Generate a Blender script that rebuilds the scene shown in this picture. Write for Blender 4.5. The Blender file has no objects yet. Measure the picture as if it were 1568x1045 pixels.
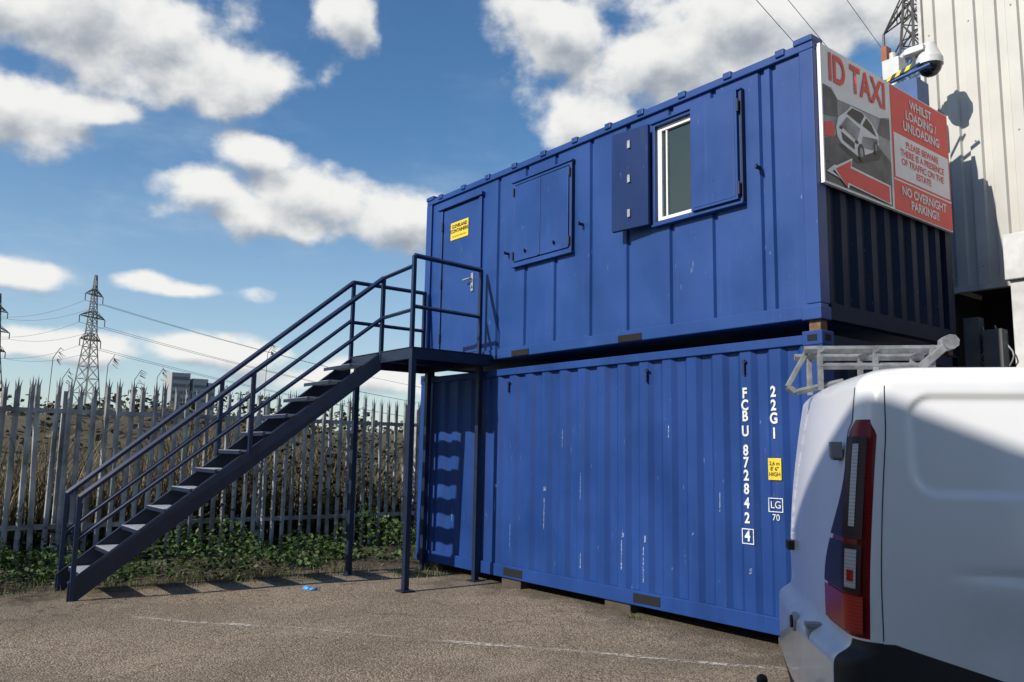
import bpy, math, random
import numpy as np
from mathutils import Vector, Matrix
random.seed(7); rng=np.random.default_rng(7)
sc=bpy.context.scene
sc.view_settings.view_transform='Standard'; sc.view_settings.look='None'; sc.view_settings.exposure=0
GZ=-0.10
# ---------------------------------------------------------------- helpers
def empty(name,loc=(0,0,0)):
    o=bpy.data.objects.new(name,None); o.empty_display_size=.3; o.location=loc
    bpy.context.collection.objects.link(o); return o
class MB:
    def __init__(s): s.v=[];s.f=[];s.m=[];s.sm=[]
    def add(s,vs,fs,mi=0,smooth=False):
        b=len(s.v); s.v.extend([tuple(map(float,q)) for q in vs])
        for f in fs: s.f.append(tuple(i+b for i in f)); s.m.append(mi); s.sm.append(smooth)
    def box(s,a,b,mi=0):
        x0,y0,z0=a;x1,y1,z1=b
        s.add([(x0,y0,z0),(x1,y0,z0),(x1,y1,z0),(x0,y1,z0),(x0,y0,z1),(x1,y0,z1),(x1,y1,z1),(x0,y1,z1)],
              [(0,3,2,1),(4,5,6,7),(0,1,5,4),(1,2,6,5),(2,3,7,6),(3,0,4,7)],mi)
    def hexa(s,p,mi=0):
        s.add(p,[(0,3,2,1),(4,5,6,7),(0,1,5,4),(1,2,6,5),(2,3,7,6),(3,0,4,7)],mi)
    def tube(s,a,b,r,mi=0,n=8,r2=None,cap=True,smooth=True):
        a=Vector(a);b=Vector(b);d=(b-a)
        if d.length<1e-6: return
        d.normalize(); u=d.orthogonal().normalized(); w=d.cross(u); r2=r if r2 is None else r2
        vs=[];
        for c,rr in((a,r),(b,r2)):
            for i in range(n):
                t=2*math.pi*(i+.5)/n; vs.append(c+u*rr*math.cos(t)+w*rr*math.sin(t))
        fs=[(i,(i+1)%n,n+(i+1)%n,n+i) for i in range(n)]
        s.add(vs,fs,mi,smooth and n>4)
        if cap: s.add(vs,[tuple(range(n))[::-1],tuple(range(n,2*n))],mi)
    def sq(s,a,b,w,mi=0):   # square section bar
        s.tube(a,b,w*.7071,mi,n=4,smooth=False)
    def path(s,pts,r,mi=0,n=8):
        for a,b in zip(pts[:-1],pts[1:]): s.tube(a,b,r,mi,n)
    def sphere(s,c,r,mi=0,nu=20,nv=12,zmin=-1,zmax=1,sc3=(1,1,1)):
        vs=[];fs=[]
        a0=math.asin(zmin);a1=math.asin(zmax)
        for j in range(nv+1):
            a=a0+(a1-a0)*j/nv
            for i in range(nu):
                t=2*math.pi*i/nu
                vs.append((c[0]+r*sc3[0]*math.cos(a)*math.cos(t),c[1]+r*sc3[1]*math.cos(a)*math.sin(t),c[2]+r*sc3[2]*math.sin(a)))
        for j in range(nv):
            for i in range(nu): fs.append((j*nu+i,j*nu+(i+1)%nu,(j+1)*nu+(i+1)%nu,(j+1)*nu+i))
        s.add(vs,fs,mi,True)
    def make(s,name,mats,parent=None,bevel=0):
        me=bpy.data.meshes.new(name); me.from_pydata(s.v,[],s.f)
        for m in mats: me.materials.append(m)
        me.polygons.foreach_set('material_index',s.m); me.polygons.foreach_set('use_smooth',s.sm)
        me.update(); o=bpy.data.objects.new(name,me); bpy.context.collection.objects.link(o)
        if parent: o.parent=parent
        if bevel:
            b=o.modifiers.new('b','BEVEL'); b.width=bevel; b.segments=2; b.limit_method='ANGLE'; b.angle_limit=.7
        return o
def mapr(nt,src,a,b,c=0.,d=1.,smooth=False):
    n=nt.nodes.new('ShaderNodeMapRange'); n.inputs[1].default_value=a;n.inputs[2].default_value=b;n.inputs[3].default_value=c;n.inputs[4].default_value=d
    if smooth: n.interpolation_type='SMOOTHSTEP'
    nt.links.new(src,n.inputs[0]); return n.outputs[0]
def mixc(nt,fac,a,b,mode='MIX'):
    n=nt.nodes.new('ShaderNodeMix'); n.data_type='RGBA'; n.blend_type=mode
    for s,v in((n.inputs[0],fac),(n.inputs[6],a),(n.inputs[7],b)):
        if isinstance(v,(int,float)): s.default_value=v
        elif isinstance(v,tuple): s.default_value=(v[0],v[1],v[2],1)
        else: nt.links.new(v,s)
    return n.outputs[2]
def noise(nt,co,scale,detail=4,rough=.55,sc3=None):
    if sc3:
        m=nt.nodes.new('ShaderNodeMapping'); m.inputs[3].default_value=sc3; nt.links.new(co,m.inputs[0]); co=m.outputs[0]
    n=nt.nodes.new('ShaderNodeTexNoise'); n.inputs['Scale'].default_value=scale;n.inputs['Detail'].default_value=detail;n.inputs['Roughness'].default_value=rough
    nt.links.new(co,n.inputs['Vector']); return n.outputs['Fac']
def base(name):
    m=bpy.data.materials.new(name); m.use_nodes=True; nt=m.node_tree; b=nt.nodes['Principled BSDF']
    tc=nt.nodes.new('ShaderNodeTexCoord'); return m,nt,b,tc.outputs['Object']
def bump(nt,b,h,st,dist=.01):
    n=nt.nodes.new('ShaderNodeBump'); n.inputs['Strength'].default_value=st;n.inputs['Distance'].default_value=dist
    nt.links.new(h,n.inputs['Height']); nt.links.new(n.outputs[0],b.inputs['Normal'])
def mth(T,op,a,b=None,c=None):
    n=T.nodes.new('ShaderNodeMath'); n.operation=op
    for i,v in enumerate((a,b,c)):
        if v is None: continue
        if isinstance(v,(int,float)): n.inputs[i].default_value=v
        else: T.links.new(v,n.inputs[i])
    return n.outputs[0]
def simple(name,c,rough=.5,metal=0,var=.25,nscale=6,bst=0,bscale=60,spec=.5):
    m,nt,b,co=base(name)
    f=noise(nt,co,nscale,4); f=mapr(nt,f,.3,.7)
    d=tuple(x*(1-var) for x in c); l=tuple(min(1,x*(1+var*.6)) for x in c)
    nt.links.new(mixc(nt,f,d,l),b.inputs['Base Color'])
    b.inputs['Roughness'].default_value=rough;b.inputs['Metallic'].default_value=metal;b.inputs['Specular IOR Level'].default_value=spec
    if bst: bump(nt,b,noise(nt,co,bscale,3),bst)
    return m
def paint(name,c,rough=.42,streak=.5,scuff=(.28,.36,.50),dent=.0,dirt=.25,spec=.35,rust=0.,fade=.10):
    m,nt,b,co=base(name)
    big=mapr(nt,noise(nt,co,1.3,3),.3,.7)
    col=mixc(nt,big,tuple(x*.86 for x in c),tuple(x*1.12 for x in c))
    st=mapr(nt,noise(nt,co,5,4,.6,(2.2,2.2,.18)),.50,.75)      # vertical run-off streaks
    col=mixc(nt,mapr(nt,st,0,1,0,.38*streak),col,tuple(x*.42+.006 for x in c))
    lt=mapr(nt,noise(nt,co,8,4,.6,(2.0,2.0,.12)),.58,.78)      # chalky vertical fading
    col=mixc(nt,mapr(nt,lt,0,1,0,fade),col,(.10,.19,.40))
    sp=mapr(nt,noise(nt,co,9,8,.7,(2.5,2.5,.6)),.655,.70)        # pale scuffs
    col=mixc(nt,mapr(nt,sp,0,1,0,.38),col,scuff)
    fine=mapr(nt,noise(nt,co,60,2,.6),.35,.7)
    col=mixc(nt,mapr(nt,fine,0,1,0,dirt*.18),col,(.05,.06,.08))
    if rust:
        rs=mapr(nt,noise(nt,co,14,6,.75,(1,1,.5)),.68,.72); col=mixc(nt,mapr(nt,rs,0,1,0,rust),col,(.11,.05,.025))
    nt.links.new(col,b.inputs['Base Color'])
    nt.links.new(mapr(nt,big,0,1,rough-.08,rough+.14),b.inputs['Roughness'])
    b.inputs['Specular IOR Level'].default_value=spec
    if dent: bump(nt,b,noise(nt,co,1.9,1,.4),dent,.05)
    return m
# ---------------------------------------------------------------- camera
p=(1248.4437,0.6670,0.1358,-0.0173)
C=Vector((3.5668,-5.9957,1.4402))
h=Vector((-math.cos(p[1]),math.sin(p[1]),0)); rt=Vector((math.sin(p[1]),math.cos(p[1]),0)); zz=Vector((0,0,1))
fw=h*math.cos(p[2])+zz*math.sin(p[2]); up=-h*math.sin(p[2])+zz*math.cos(p[2])
R=rt*math.cos(p[3])-up*math.sin(p[3]); U=up*math.cos(p[3])+rt*math.sin(p[3])
cam=bpy.data.objects.new('camera',bpy.data.cameras.new('camera')); bpy.context.collection.objects.link(cam); sc.camera=cam
M=Matrix((R,U,-fw)).transposed().to_4x4(); M.translation=C; cam.matrix_world=M
cam.data.sensor_width=36; cam.data.lens=p[0]/1568*36; cam.data.clip_end=3000; cam.data.clip_start=.05
# ---------------------------------------------------------------- sun + world
EL=math.radians(34); sx,sy=-.08,-1.0; n_=math.hypot(sx,sy)
S=Vector((sx/n_*math.cos(EL),sy/n_*math.cos(EL),math.sin(EL)))
sun=bpy.data.objects.new('sun',bpy.data.lights.new('sun','SUN')); bpy.context.collection.objects.link(sun)
sun.data.energy=5.0; sun.data.angle=math.radians(.5); sun.data.color=(1,.945,.86)
sun.rotation_euler=S.to_track_quat('Z','Y').to_euler()
w=bpy.data.worlds.new('World'); sc.world=w; w.use_nodes=True; nt=w.node_tree; nt.nodes.clear()
out=nt.nodes.new('ShaderNodeOutputWorld')
sky=nt.nodes.new('ShaderNodeTexSky'); sky.sky_type='NISHITA'; sky.sun_disc=False; sky.sun_elevation=EL
sky.sun_rotation=math.atan2(S.x,S.y); sky.air_density=1.0; sky.dust_density=.4; sky.ozone_density=1.3
hs=nt.nodes.new('ShaderNodeHueSaturation'); hs.inputs['Saturation'].default_value=1.27; hs.inputs['Value'].default_value=1.0
nt.links.new(sky.outputs[0],hs.inputs['Color'])
bg1=nt.nodes.new('ShaderNodeBackground'); bg1.inputs[1].default_value=.132; nt.links.new(hs.outputs[0],bg1.inputs[0])
tc=nt.nodes.new('ShaderNodeTexCoord'); D=tc.outputs['Generated']
def dot(v):
    n=nt.nodes.new('ShaderNodeVectorMath'); n.operation='DOT_PRODUCT'; nt.links.new(D,n.inputs[0]); n.inputs[1].default_value=v; return n.outputs['Value']
A0=2.475
az=mth(nt,'ARCTAN2',dot((-math.sin(A0),math.cos(A0),0)),dot((math.cos(A0),math.sin(A0),0)))
el=mth(nt,'ARCSINE',dot((0,0,1)))
cx=nt.nodes.new('ShaderNodeCombineXYZ'); nt.links.new(az,cx.inputs[0]); nt.links.new(el,cx.inputs[1]); P=cx.outputs[0]
blobs=[ # azimuth, elevation, half-width, half-height (radians)
(3.03,.45,.17,.065),(2.90,.445,.13,.055),(2.81,.418,.07,.038),(3.06,.345,.085,.042),(2.96,.360,.035,.014),
(2.691,.505,.035,.040),(2.795,.340,.05,.022),(2.85,.290,.05,.028),(2.705,.294,.080,.034),(2.62,.280,.09,.034),(2.740,.265,.13,.022),
(2.417,.502,.085,.045),(2.29,.468,.14,.062),(2.20,.49,.15,.07),(2.39,.405,.075,.035),(2.08,.51,.14,.06),
(3.03,.180,.055,.018),(2.86,.176,.07,.012),(2.99,.100,.11,.018),(2.83,.108,.11,.018),(2.65,.085,.12,.018),
(3.33,.38,.2,.08),(1.5,.42,.25,.09),(4.4,.4,.4,.15),(0.6,.5,.4,.2)]
g=bpy.data.node_groups.new('CloudDensity','ShaderNodeTree')
g.interface.new_socket('P',in_out='INPUT',socket_type='NodeSocketVector'); g.interface.new_socket('D',in_out='OUTPUT',socket_type='NodeSocketFloat')
gi=g.nodes.new('NodeGroupInput'); go=g.nodes.new('NodeGroupOutput')
wn=g.nodes.new('ShaderNodeTexNoise'); wn.inputs['Scale'].default_value=8; wn.inputs['Detail'].default_value=2; g.links.new(gi.outputs[0],wn.inputs['Vector'])
ws=g.nodes.new('ShaderNodeVectorMath'); ws.operation='MULTIPLY_ADD'; ws.inputs[1].default_value=(.07,.040,0); g.links.new(wn.outputs['Color'],ws.inputs[0])
g.links.new(gi.outputs[0],ws.inputs[2])
cur=None
for (a,e,ra,re) in blobs:
    a=a-A0
    if a>math.pi: a-=2*math.pi
    s1=g.nodes.new('ShaderNodeVectorMath'); s1.operation='MULTIPLY_ADD'
    s1.inputs[1].default_value=(1/ra,1/re,0); s1.inputs[2].default_value=(-(a+.035)/ra,-(e+.020)/re,0); g.links.new(ws.outputs[0],s1.inputs[0])
    l=g.nodes.new('ShaderNodeVectorMath'); l.operation='LENGTH'; g.links.new(s1.outputs[0],l.inputs[0])
    cur=l.outputs['Value'] if cur is None else mth(g,'SMOOTH_MIN',cur,l.outputs['Value'],.35)
f=mth(g,'SUBTRACT',1.16,cur); f=mth(g,'MAXIMUM',f,-1.5)
def gn(scale,detail,rough,s3):
    mp=g.nodes.new('ShaderNodeMapping'); mp.inputs[3].default_value=s3; g.links.new(gi.outputs[0],mp.inputs[0])
    n=g.nodes.new('ShaderNodeTexNoise'); n.inputs['Scale'].default_value=scale;n.inputs['Detail'].default_value=detail;n.inputs['Roughness'].default_value=rough
    g.links.new(mp.outputs[0],n.inputs['Vector']); return n.outputs['Fac']
n1=mth(g,'MULTIPLY',mth(g,'SUBTRACT',gn(11,6,.53,(1,1.3,1)),.5),2.3)
g.links.new(mth(g,'ADD',mth(g,'MULTIPLY',f,.9),n1),go.inputs[0])
def dens(off):
    v=nt.nodes.new('ShaderNodeVectorMath'); v.operation='ADD'; v.inputs[1].default_value=off; nt.links.new(P,v.inputs[0])
    q=nt.nodes.new('ShaderNodeGroup'); q.node_tree=g; nt.links.new(v.outputs[0],q.inputs[0]); return q.outputs[0]
d0=dens((0,0,0)); d2=dens((.006,.026,0))
alpha=mapr(nt,d0,-.10,.52,0,1,True)
grad=mth(nt,'MULTIPLY',mth(nt,'SUBTRACT',d0,d2),.85)
thick=mapr(nt,d0,.30,1.2,0,.42)
sh=mth(nt,'SUBTRACT',mth(nt,'ADD',.76,grad),thick)
ccol=mixc(nt,mapr(nt,sh,.05,1.0,0,1,True),(.36,.41,.48),(.97,.97,.95))
ci=mapr(nt,noise(nt,P,3.4,6,.62,(1,2.6,1)),.47,.78,0,.62,True)
hz=mapr(nt,el,0,.36,.50,0)
ci=mth(nt,'ADD',mth(nt,'MULTIPLY',ci,mapr(nt,el,.20,.48,1,.15)),hz)
bg2=nt.nodes.new('ShaderNodeBackground'); bg2.inputs[1].default_value=.92; nt.links.new(ccol,bg2.inputs[0])
bg3=nt.nodes.new('ShaderNodeBackground'); bg3.inputs[1].default_value=.74; bg3.inputs[0].default_value=(.64,.82,1.0,1)
ms0=nt.nodes.new('ShaderNodeMixShader'); nt.links.new(ci,ms0.inputs[0]); nt.links.new(bg1.outputs[0],ms0.inputs[1]); nt.links.new(bg3.outputs[0],ms0.inputs[2])
ms=nt.nodes.new('ShaderNodeMixShader'); nt.links.new(alpha,ms.inputs[0]); nt.links.new(ms0.outputs[0],ms.inputs[1]); nt.links.new(bg2.outputs[0],ms.inputs[2])
nt.links.new(ms.outputs[0],out.inputs[0])
try: w.cycles.sampling_method='NONE'
except Exception: pass
# ---------------------------------------------------------------- materials
BLUE=paint('blue_cabin_paint',(.013,.055,.215),.42,.35,dent=.10,dirt=.15)
BLUE_SHADED=paint('blue_shaded_end_paint',(.005,.014,.040),.6,.8,dirt=.8,spec=.2,fade=.03)  # darkened copy of the blue: end-wall shade put into the colour, plus dirt
BLUE2=paint('blue_container_paint',(.009,.046,.200),.50,.75,dent=.05,dirt=.3,spec=.3,rust=.25)
BLUED=simple('blue_dark_recess',(.005,.014,.050),.6)
BLUEP=paint('blue_panel_trim',(.009,.032,.125),.62,.3,spec=.15)
NAVY=simple('navy_stair_paint',(.009,.018,.046),.45,0,.3,8)
NAVYR=simple('navy_rail_paint',(.010,.024,.068),.35,0,.25,10)
TREAD=simple('worn_tread_plate',(.42,.44,.47),.5,.1,.35,25,.4,120)
BLACK=simple('black_void',(.006,.006,.007),.9)
WHITE=simple('white_frame',(.78,.78,.76),.35,0,.08)
WLET=simple('white_stencil',(.70,.72,.74),.6,0,.35,60)
YEL=simple('yellow_label',(.78,.55,.03),.5,0,.12,30)
DARKT=simple('label_black',(.02,.02,.02),.6)
STEEL=simple('galvanised_steel',(.40,.41,.42),.5,.4,.3,14)
RACK=simple('dull_rack_steel',(.22,.23,.24),.65,.2,.4,18)
RUST=simple('rusty_steel',(.16,.085,.045),.8,0,.5,20)
glass=bpy.data.materials.new('window_glass'); glass.use_nodes=True; b=glass.node_tree.nodes['Principled BSDF']; b.inputs['Base Color'].default_value=(.035,.055,.055,1); b.inputs['Roughness'].default_value=.08
# ---------------------------------------------------------------- text helper
def text(name,s,org,size,mat,parent,ax='X',align='CENTER',sx=1.0,bold=0.0,space=1.0):
    cu=bpy.data.curves.new('tmp','FONT'); cu.body=s; cu.size=size; cu.align_x=align; cu.align_y='CENTER'; cu.offset=bold; cu.space_line=space
    o=bpy.data.objects.new('tmp',cu); bpy.context.collection.objects.link(o)
    dg=bpy.context.evaluated_depsgraph_get(); dg.update(); me=bpy.data.meshes.new_from_object(o.evaluated_get(dg))
    for v in me.vertices:
        x,y=v.co.x*sx,v.co.y
        v.co=(org[0]+x,org[1],org[2]+y) if ax=='X' else (org[0],org[1]+x,org[2]+y)
    me.materials.clear(); me.materials.append(mat)
    bpy.data.objects.remove(o); n=bpy.data.objects.new(name,me); bpy.context.collection.objects.link(n); n.parent=parent; return n
# ---------------------------------------------------------------- ground
def mk_ground():
    m,nt,b,co=base('tarmac')
    vo=nt.nodes.new('ShaderNodeTexVoronoi'); vo.inputs['Scale'].default_value=70; nt.links.new(co,vo.inputs['Vector'])
    vc=nt.nodes.new('ShaderNodeSeparateColor'); nt.links.new(vo.outputs['Color'],vc.inputs[0])
    col=mixc(nt,mapr(nt,vc.outputs[0],.1,.95),(.105,.080,.058),(.44,.35,.25))
    col=mixc(nt,mapr(nt,noise(nt,co,28,3,.7),.35,.65,0,.55),col,(.225,.178,.13))
    col=mixc(nt,mapr(nt,noise(nt,co,.55,5,.6),.42,.66,0,.55),col,(.130,.105,.080))
    col=mixc(nt,mapr(nt,noise(nt,co,2.3,5,.65,(1,.5,1)),.56,.72,0,.5),col,(.36,.295,.22))
    vk=nt.nodes.new('ShaderNodeTexVoronoi'); vk.feature='DISTANCE_TO_EDGE'; vk.inputs['Scale'].default_value=.45
    wv=nt.nodes.new('ShaderNodeVectorMath'); wv.operation='MULTIPLY_ADD'; nz=nt.nodes.new('ShaderNodeTexNoise'); nz.inputs['Scale'].default_value=2.5; nz.inputs['Detail'].default_value=4
    nt.links.new(co,nz.inputs['Vector']); nt.links.new(nz.outputs['Color'],wv.inputs[0]); wv.inputs[1].default_value=(.7,.7,0); nt.links.new(co,wv.inputs[2]); nt.links.new(wv.outputs[0],vk.inputs['Vector'])
    col=mixc(nt,mapr(nt,vk.outputs['Distance'],.0,.008,.40,0),col,(.05,.04,.03))
    sep=nt.nodes.new('ShaderNodeSeparateXYZ'); nt.links.new(co,sep.inputs[0])
    wob=mapr(nt,noise(nt,co,1.8,5,.65),.2,.8,-.9,.9)
    xx=mth(nt,'ADD',sep.outputs[0],wob)
    soil=mixc(nt,mapr(nt,noise(nt,co,9,5,.7),.35,.65),(.030,.023,.016),(.15,.12,.082))
    col=mixc(nt,mapr(nt,xx,-6.35,-5.45,1,0,True),col,soil)
    far=mapr(nt,sep.outputs[0],-9.5,-8.8,1,0)
    col=mixc(nt,far,col,(.06,.052,.025))
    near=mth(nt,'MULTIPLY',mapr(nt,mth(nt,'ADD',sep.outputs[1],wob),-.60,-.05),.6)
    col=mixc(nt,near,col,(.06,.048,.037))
    nt.links.new(col,b.inputs['Base Color']); b.inputs['Roughness'].default_value=.9; b.inputs['Specular IOR Level'].default_value=.25
    bump(nt,b,mth(nt,'MULTIPLY',vo.outputs['Distance'],-1.3),.6,.012)
    return m
G=MB(); xs=[-1500,-300,-60,-20]+list(np.linspace(-12,8,60))+[20,60,300,1500]; ys=[-1500,-300,-60,-20]+list(np.linspace(-12,6,50))+[20,60,300,1500]
vs=[];fs=[]
for yy in ys:
    for xx in xs:
        z=GZ
        if -12<=xx<=8 and -12<=yy<=6: z+=.012*math.sin(xx*1.7+yy)*math.cos(yy*1.3-.4*xx)
        vs.append((xx,yy,z))
nx=len(xs)
for j in range(len(ys)-1):
    for i in range(nx-1): fs.append((j*nx+i,j*nx+i+1,(j+1)*nx+i+1,(j+1)*nx+i))
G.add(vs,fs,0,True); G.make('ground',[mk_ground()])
def gz(x,y): return GZ+.012*math.sin(x*1.7+y)*math.cos(y*1.3-.4*x)
def mk_worn(name,c,sc1,a,b_,lo):
    m,nt,b,co=base(name); tr=nt.nodes.new('ShaderNodeBsdfTransparent'); mx=nt.nodes.new('ShaderNodeMixShader')
    b.inputs['Base Color'].default_value=(*c,1); b.inputs['Roughness'].default_value=.8
    f=mapr(nt,noise(nt,co,sc1,8,.75),a,b_); f2=mapr(nt,noise(nt,co,1.4,4,.6),.38,.60,lo,1); f=mth(nt,'MULTIPLY',f,f2)
    nt.links.new(f,mx.inputs[0]); nt.links.new(tr.outputs[0],mx.inputs[1]); nt.links.new(b.outputs[0],mx.inputs[2])
    nt.links.new(mx.outputs[0],nt.nodes['Material Output'].inputs[0]); return m
Lm=mk_worn('worn_line_paint',(.60,.56,.50),22,.44,.58,.12); E=MB()
def gline(a,b_,wd):
    a=Vector(a);b_=Vector(b_);d=(b_-a); n=int(d.length/.2)+1; d.normalize(); q=Vector((-d.y,d.x))*wd/2; pts=[]
    for i in range(n+1):
        c=a+(b_-a)*i/n
        for s in(-1,1):
            v=c+q*s; pts.append((v.x,v.y,gz(v.x,v.y)+.005))
    E.add(pts,[(2*i,2*i+1,2*i+3,2*i+2) for i in range(n)],0)
gline((-4.6,-3.9),(-.2,-.60),.08); gline((-.2,-.60),(1.6,.75),.08)
E.make('painted_line',[Lm])
# ---------------------------------------------------------------- container pieces
def corr_x(mb,x0,x1,y,z0,z1,per=.28,dep=.036,mi=0,sgn=1,phase=0.0):
    prof=[]; x=x0; w=(.10,.045,.09,.045); k=per/sum(w); w=[q*k for q in w]
    st=0; cur=0.0
    prof.append((x,0))
    while x<x1-1e-6:
        x=min(x1,x+w[st]); 
        if st==1: cur=1
        if st==3: cur=0
        prof.append((x,cur)); st=(st+1)%4
    vs=[];
    for (x,c) in prof: vs+= [(x,y+sgn*dep*c,z0),(x,y+sgn*dep*c,z1)]
    mb.add(vs,[(2*i,2*i+2,2*i+3,2*i+1) for i in range(len(prof)-1)],mi)
def corr_y(mb,y0,y1,x,z0,z1,per=.28,dep=.036,mi=0):
    t=MB(); corr_x(t,y0,y1,0,z0,z1,per,dep); 
    mb.add([(x-v[1],v[0],v[2]) for v in t.v],t.f,mi)
L_,W_=6.06,2.44
low=empty('shipping_container')
m=MB()
corr_x(m,-L_+.16,-.16,.02,.13,2.37,.2994)
m.box((-L_+.10,.0,.0),(-.10,.10,.14)); m.box((-L_+.10,.0,2.36),(-.10,.09,2.44))
for x in(-L_,-.16): m.box((x,-.004,.0),(x+.16,.16,2.46))
m.box((-L_,W_-.12,0),(0,W_,2.45)); m.box((-L_+.01,.1,2.41),(-.01,W_-.1,2.44))
m.box((-L_,.12,0),(-L_+.05,W_-.1,2.45))
m.make('body',[BLUE2],low,.006)
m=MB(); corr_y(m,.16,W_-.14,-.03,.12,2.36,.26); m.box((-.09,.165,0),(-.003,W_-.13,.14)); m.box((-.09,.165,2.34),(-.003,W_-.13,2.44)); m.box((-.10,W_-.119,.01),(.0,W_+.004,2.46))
m.make('end_wall',[BLUE_SHADED],low)
m=MB()
for x0 in(-4.13,-2.08): m.box((x0,-.006,.03),(x0+.34,.02,.115),0)
m.make('fork_pockets',[BLACK],low)
m=MB()
for x in(-L_-.006,-.176):
    for z in(-.012,2.348):
        m.box((x,-.012,z),(x+.182,.17,z+.12),0); 
m.make('corner_castings',[BLUE2],low,.008)
m=MB()
for x in(-L_+.04,-.125):
    for z in(.02,2.385): m.box((x,-.016,z),(x+.085,.0,z+.05),0)
m.box((.0,.04,2.385),(.009,.12,2.435),0)
m.make('casting_slots',[BLACK],low)
m=MB()
for x in(-4.10,-1.90,-.76): m.box((x-.010,-.008,2.15),(x+.010,.012,2.28)); m.box((x-.025,-.006,2.255),(x+.025,.015,2.268))
m.make('lashing_tabs',[BLUED],low)
# pale transport scuffs lying on the outer flats of the corrugation
SCF=mk_worn('scuff_paint',(.42,.50,.60),45,.42,.60,.5); m=MB()
for x,z,hh,ww in((-3.44,.60,.36,.016),(-3.445,1.02,.05,.05),(-4.34,1.02,.04,.05),(-4.34,.75,.12,.01),(-2.24,.30,.30,.014),(-2.24,.62,.05,.035),(-1.94,.22,.34,.014),(-1.945,.60,.07,.02),(-.75,.45,.05,.03),(-2.85,.25,.16,.012),(-1.35,.72,.03,.02),(-2.83,.95,.3,.008),(-5.24,.55,.2,.010),(-4.03,.35,.28,.008),(-3.14,1.5,.2,.007),(-1.04,.95,.18,.008),(-1.63,1.6,.12,.01)):
    k=round((x+5.9-.05)/.2994); xc=-5.9+.2994*k+.053+(rng.random()-.5)*.03
    m.add([(xc-ww/2,.0186,z),(xc+ww/2,.0186,z+.01),(xc+ww*.4+.004,.0186,z+hh),(xc-ww*.4+.004,.0186,z+hh*.97)],[(0,1,2,3)])
m.make('scuffs',[SCF],low)
zs=[1.985,1.88,1.785,1.655,1.49,1.385,1.275,1.16,1.04,.915,.765]
for ch,z in zip('FCBU8728424',zs): text('code_char',ch,(-.765,.012,z),.125,WLET,low,sx=.85,bold=.004)
for ch,z in zip('22G1',[1.985,1.87,1.76,1.635]): text('type_char',ch,(-.478,.012,z),.125,WLET,low,sx=.85,bold=.004)
m=MB()
for a,b_ in(((-.82,.70),(-.70,.708)),((-.82,.822),(-.70,.83)),((-.82,.708),(-.812,.822)),((-.708,.708),(-.70,.822)),
            ((-.55,.985),(-.41,.992)),((-.55,1.095),(-.41,1.102)),((-.55,.992),(-.542,1.095)),((-.418,.992),(-.41,1.095))):
    m.box((a[0],.010,a[1]),(b_[0],.013,b_[1]))
m.make('stencil_boxes',[WLET],low)
text('lg_text','LG',(-.48,.011,1.043),.085,WLET,low); text('weight_text','70',(-.48,.011,.94),.075,WLET,low)
m=MB(); m.box((-.54,.006,1.25),(-.415,.012,1.43)); m.make('caution_label',[YEL],low)
text('caution_text','2,6 m\n8\' 6\"\nHIGH',(-.478,.004,1.34),.045,DARKT,low,bold=.001)
m=MB()
for x in(-5.9,-4.2,-2.5,-.5): m.box((x,.03,GZ-.02),(x+.35,.5,-.002)); m.box((x,1.9,GZ-.02),(x+.35,2.3,-.002))
m.make('bearers',[simple('timber_bearer',(.07,.055,.04),.9)],low)
m=MB()
for x in(-L_+.03,-.13):
    for y in(.03,W_-.13): m.box((x,y,2.46),(x+.10,y+.10,2.572))
m.make('twistlocks',[RUST],low)
# upper cabin
cab=empty('site_office_cabin')
Z1,Z2=2.571,4.967
grooves=[-4.39,-3.84,-3.30,-2.71,-2.16,-1.58,-1.06,-.53,-.41]
def panel(mb,x0,x1,z0,z1,y=.03,dep=.028):
    pr=[(x0,0)]
    for gx in grooves:
        if x0+.04<gx<x1-.04: pr+=[(gx-.034,0),(gx-.018,1),(gx+.018,1),(gx+.034,0)]
    pr.append((x1,0)); pr=sorted(pr); vs=[]
    for x,c in pr: vs+=[(x,y+dep*c*1.0,z0),(x,y+dep*c*1.0,z1)]
    mb.add(vs,[(2*i,2*i+2,2*i+3,2*i+1) for i in range(len(pr)-1)],0)
m=MB()
panel(m,-L_+.12,-1.80,Z1+.10,Z2-.06); panel(m,-.72,-.12,Z1+.10,Z2-.06)
panel(m,-1.80,-.72,Z1+.10,3.70); panel(m,-1.80,-.72,4.77,Z2-.06)
m.make('front_wall',[BLUE],cab)
m=MB()
m.box((-L_,-.0,Z1),(0-.0,.12,Z1+.12)); m.box((-L_,.0,Z2-.075),(0,.12,Z2)); 
for x in(-L_,-.13): m.box((x,-.003,Z1+.121),(x+.13,.14,Z2-.076))
m.box((-L_,W_-.1,Z1),(0,W_,Z2)); m.box((-L_,.1,Z1),(-L_+.05,W_,Z2)); m.box((-L_+.01,.1,Z2-.06),(-.01,W_-.05,Z2-.02)); m.box((-L_+.01,.1,Z1+.02),(-.01,W_-.05,Z1+.06))
for x in(-.30,-.51-.35,-1.40,-1.95,-2.42,-2.95,-3.5,-4.05,-4.6,-5.15,-5.7): m.box((x-.055,-.018,Z2-.045),(x+.035,.05,Z2+.018))
for x in(-L_-.004,-.176): m.box((x,-.014,Z2-.01),(x+.18,.16,Z2+.045)); m.box((x,-.010,Z1-.012),(x+.18,.15,Z1+.10))
m.make('frame',[BLUE],cab,.008)
m=MB()
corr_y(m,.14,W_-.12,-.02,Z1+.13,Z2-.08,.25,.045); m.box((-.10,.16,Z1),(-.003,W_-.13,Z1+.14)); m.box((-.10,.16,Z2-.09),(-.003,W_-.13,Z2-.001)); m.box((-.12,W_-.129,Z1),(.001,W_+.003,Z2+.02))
m.make('end_wall',[BLUE_SHADED],cab)
m=MB()
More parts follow.
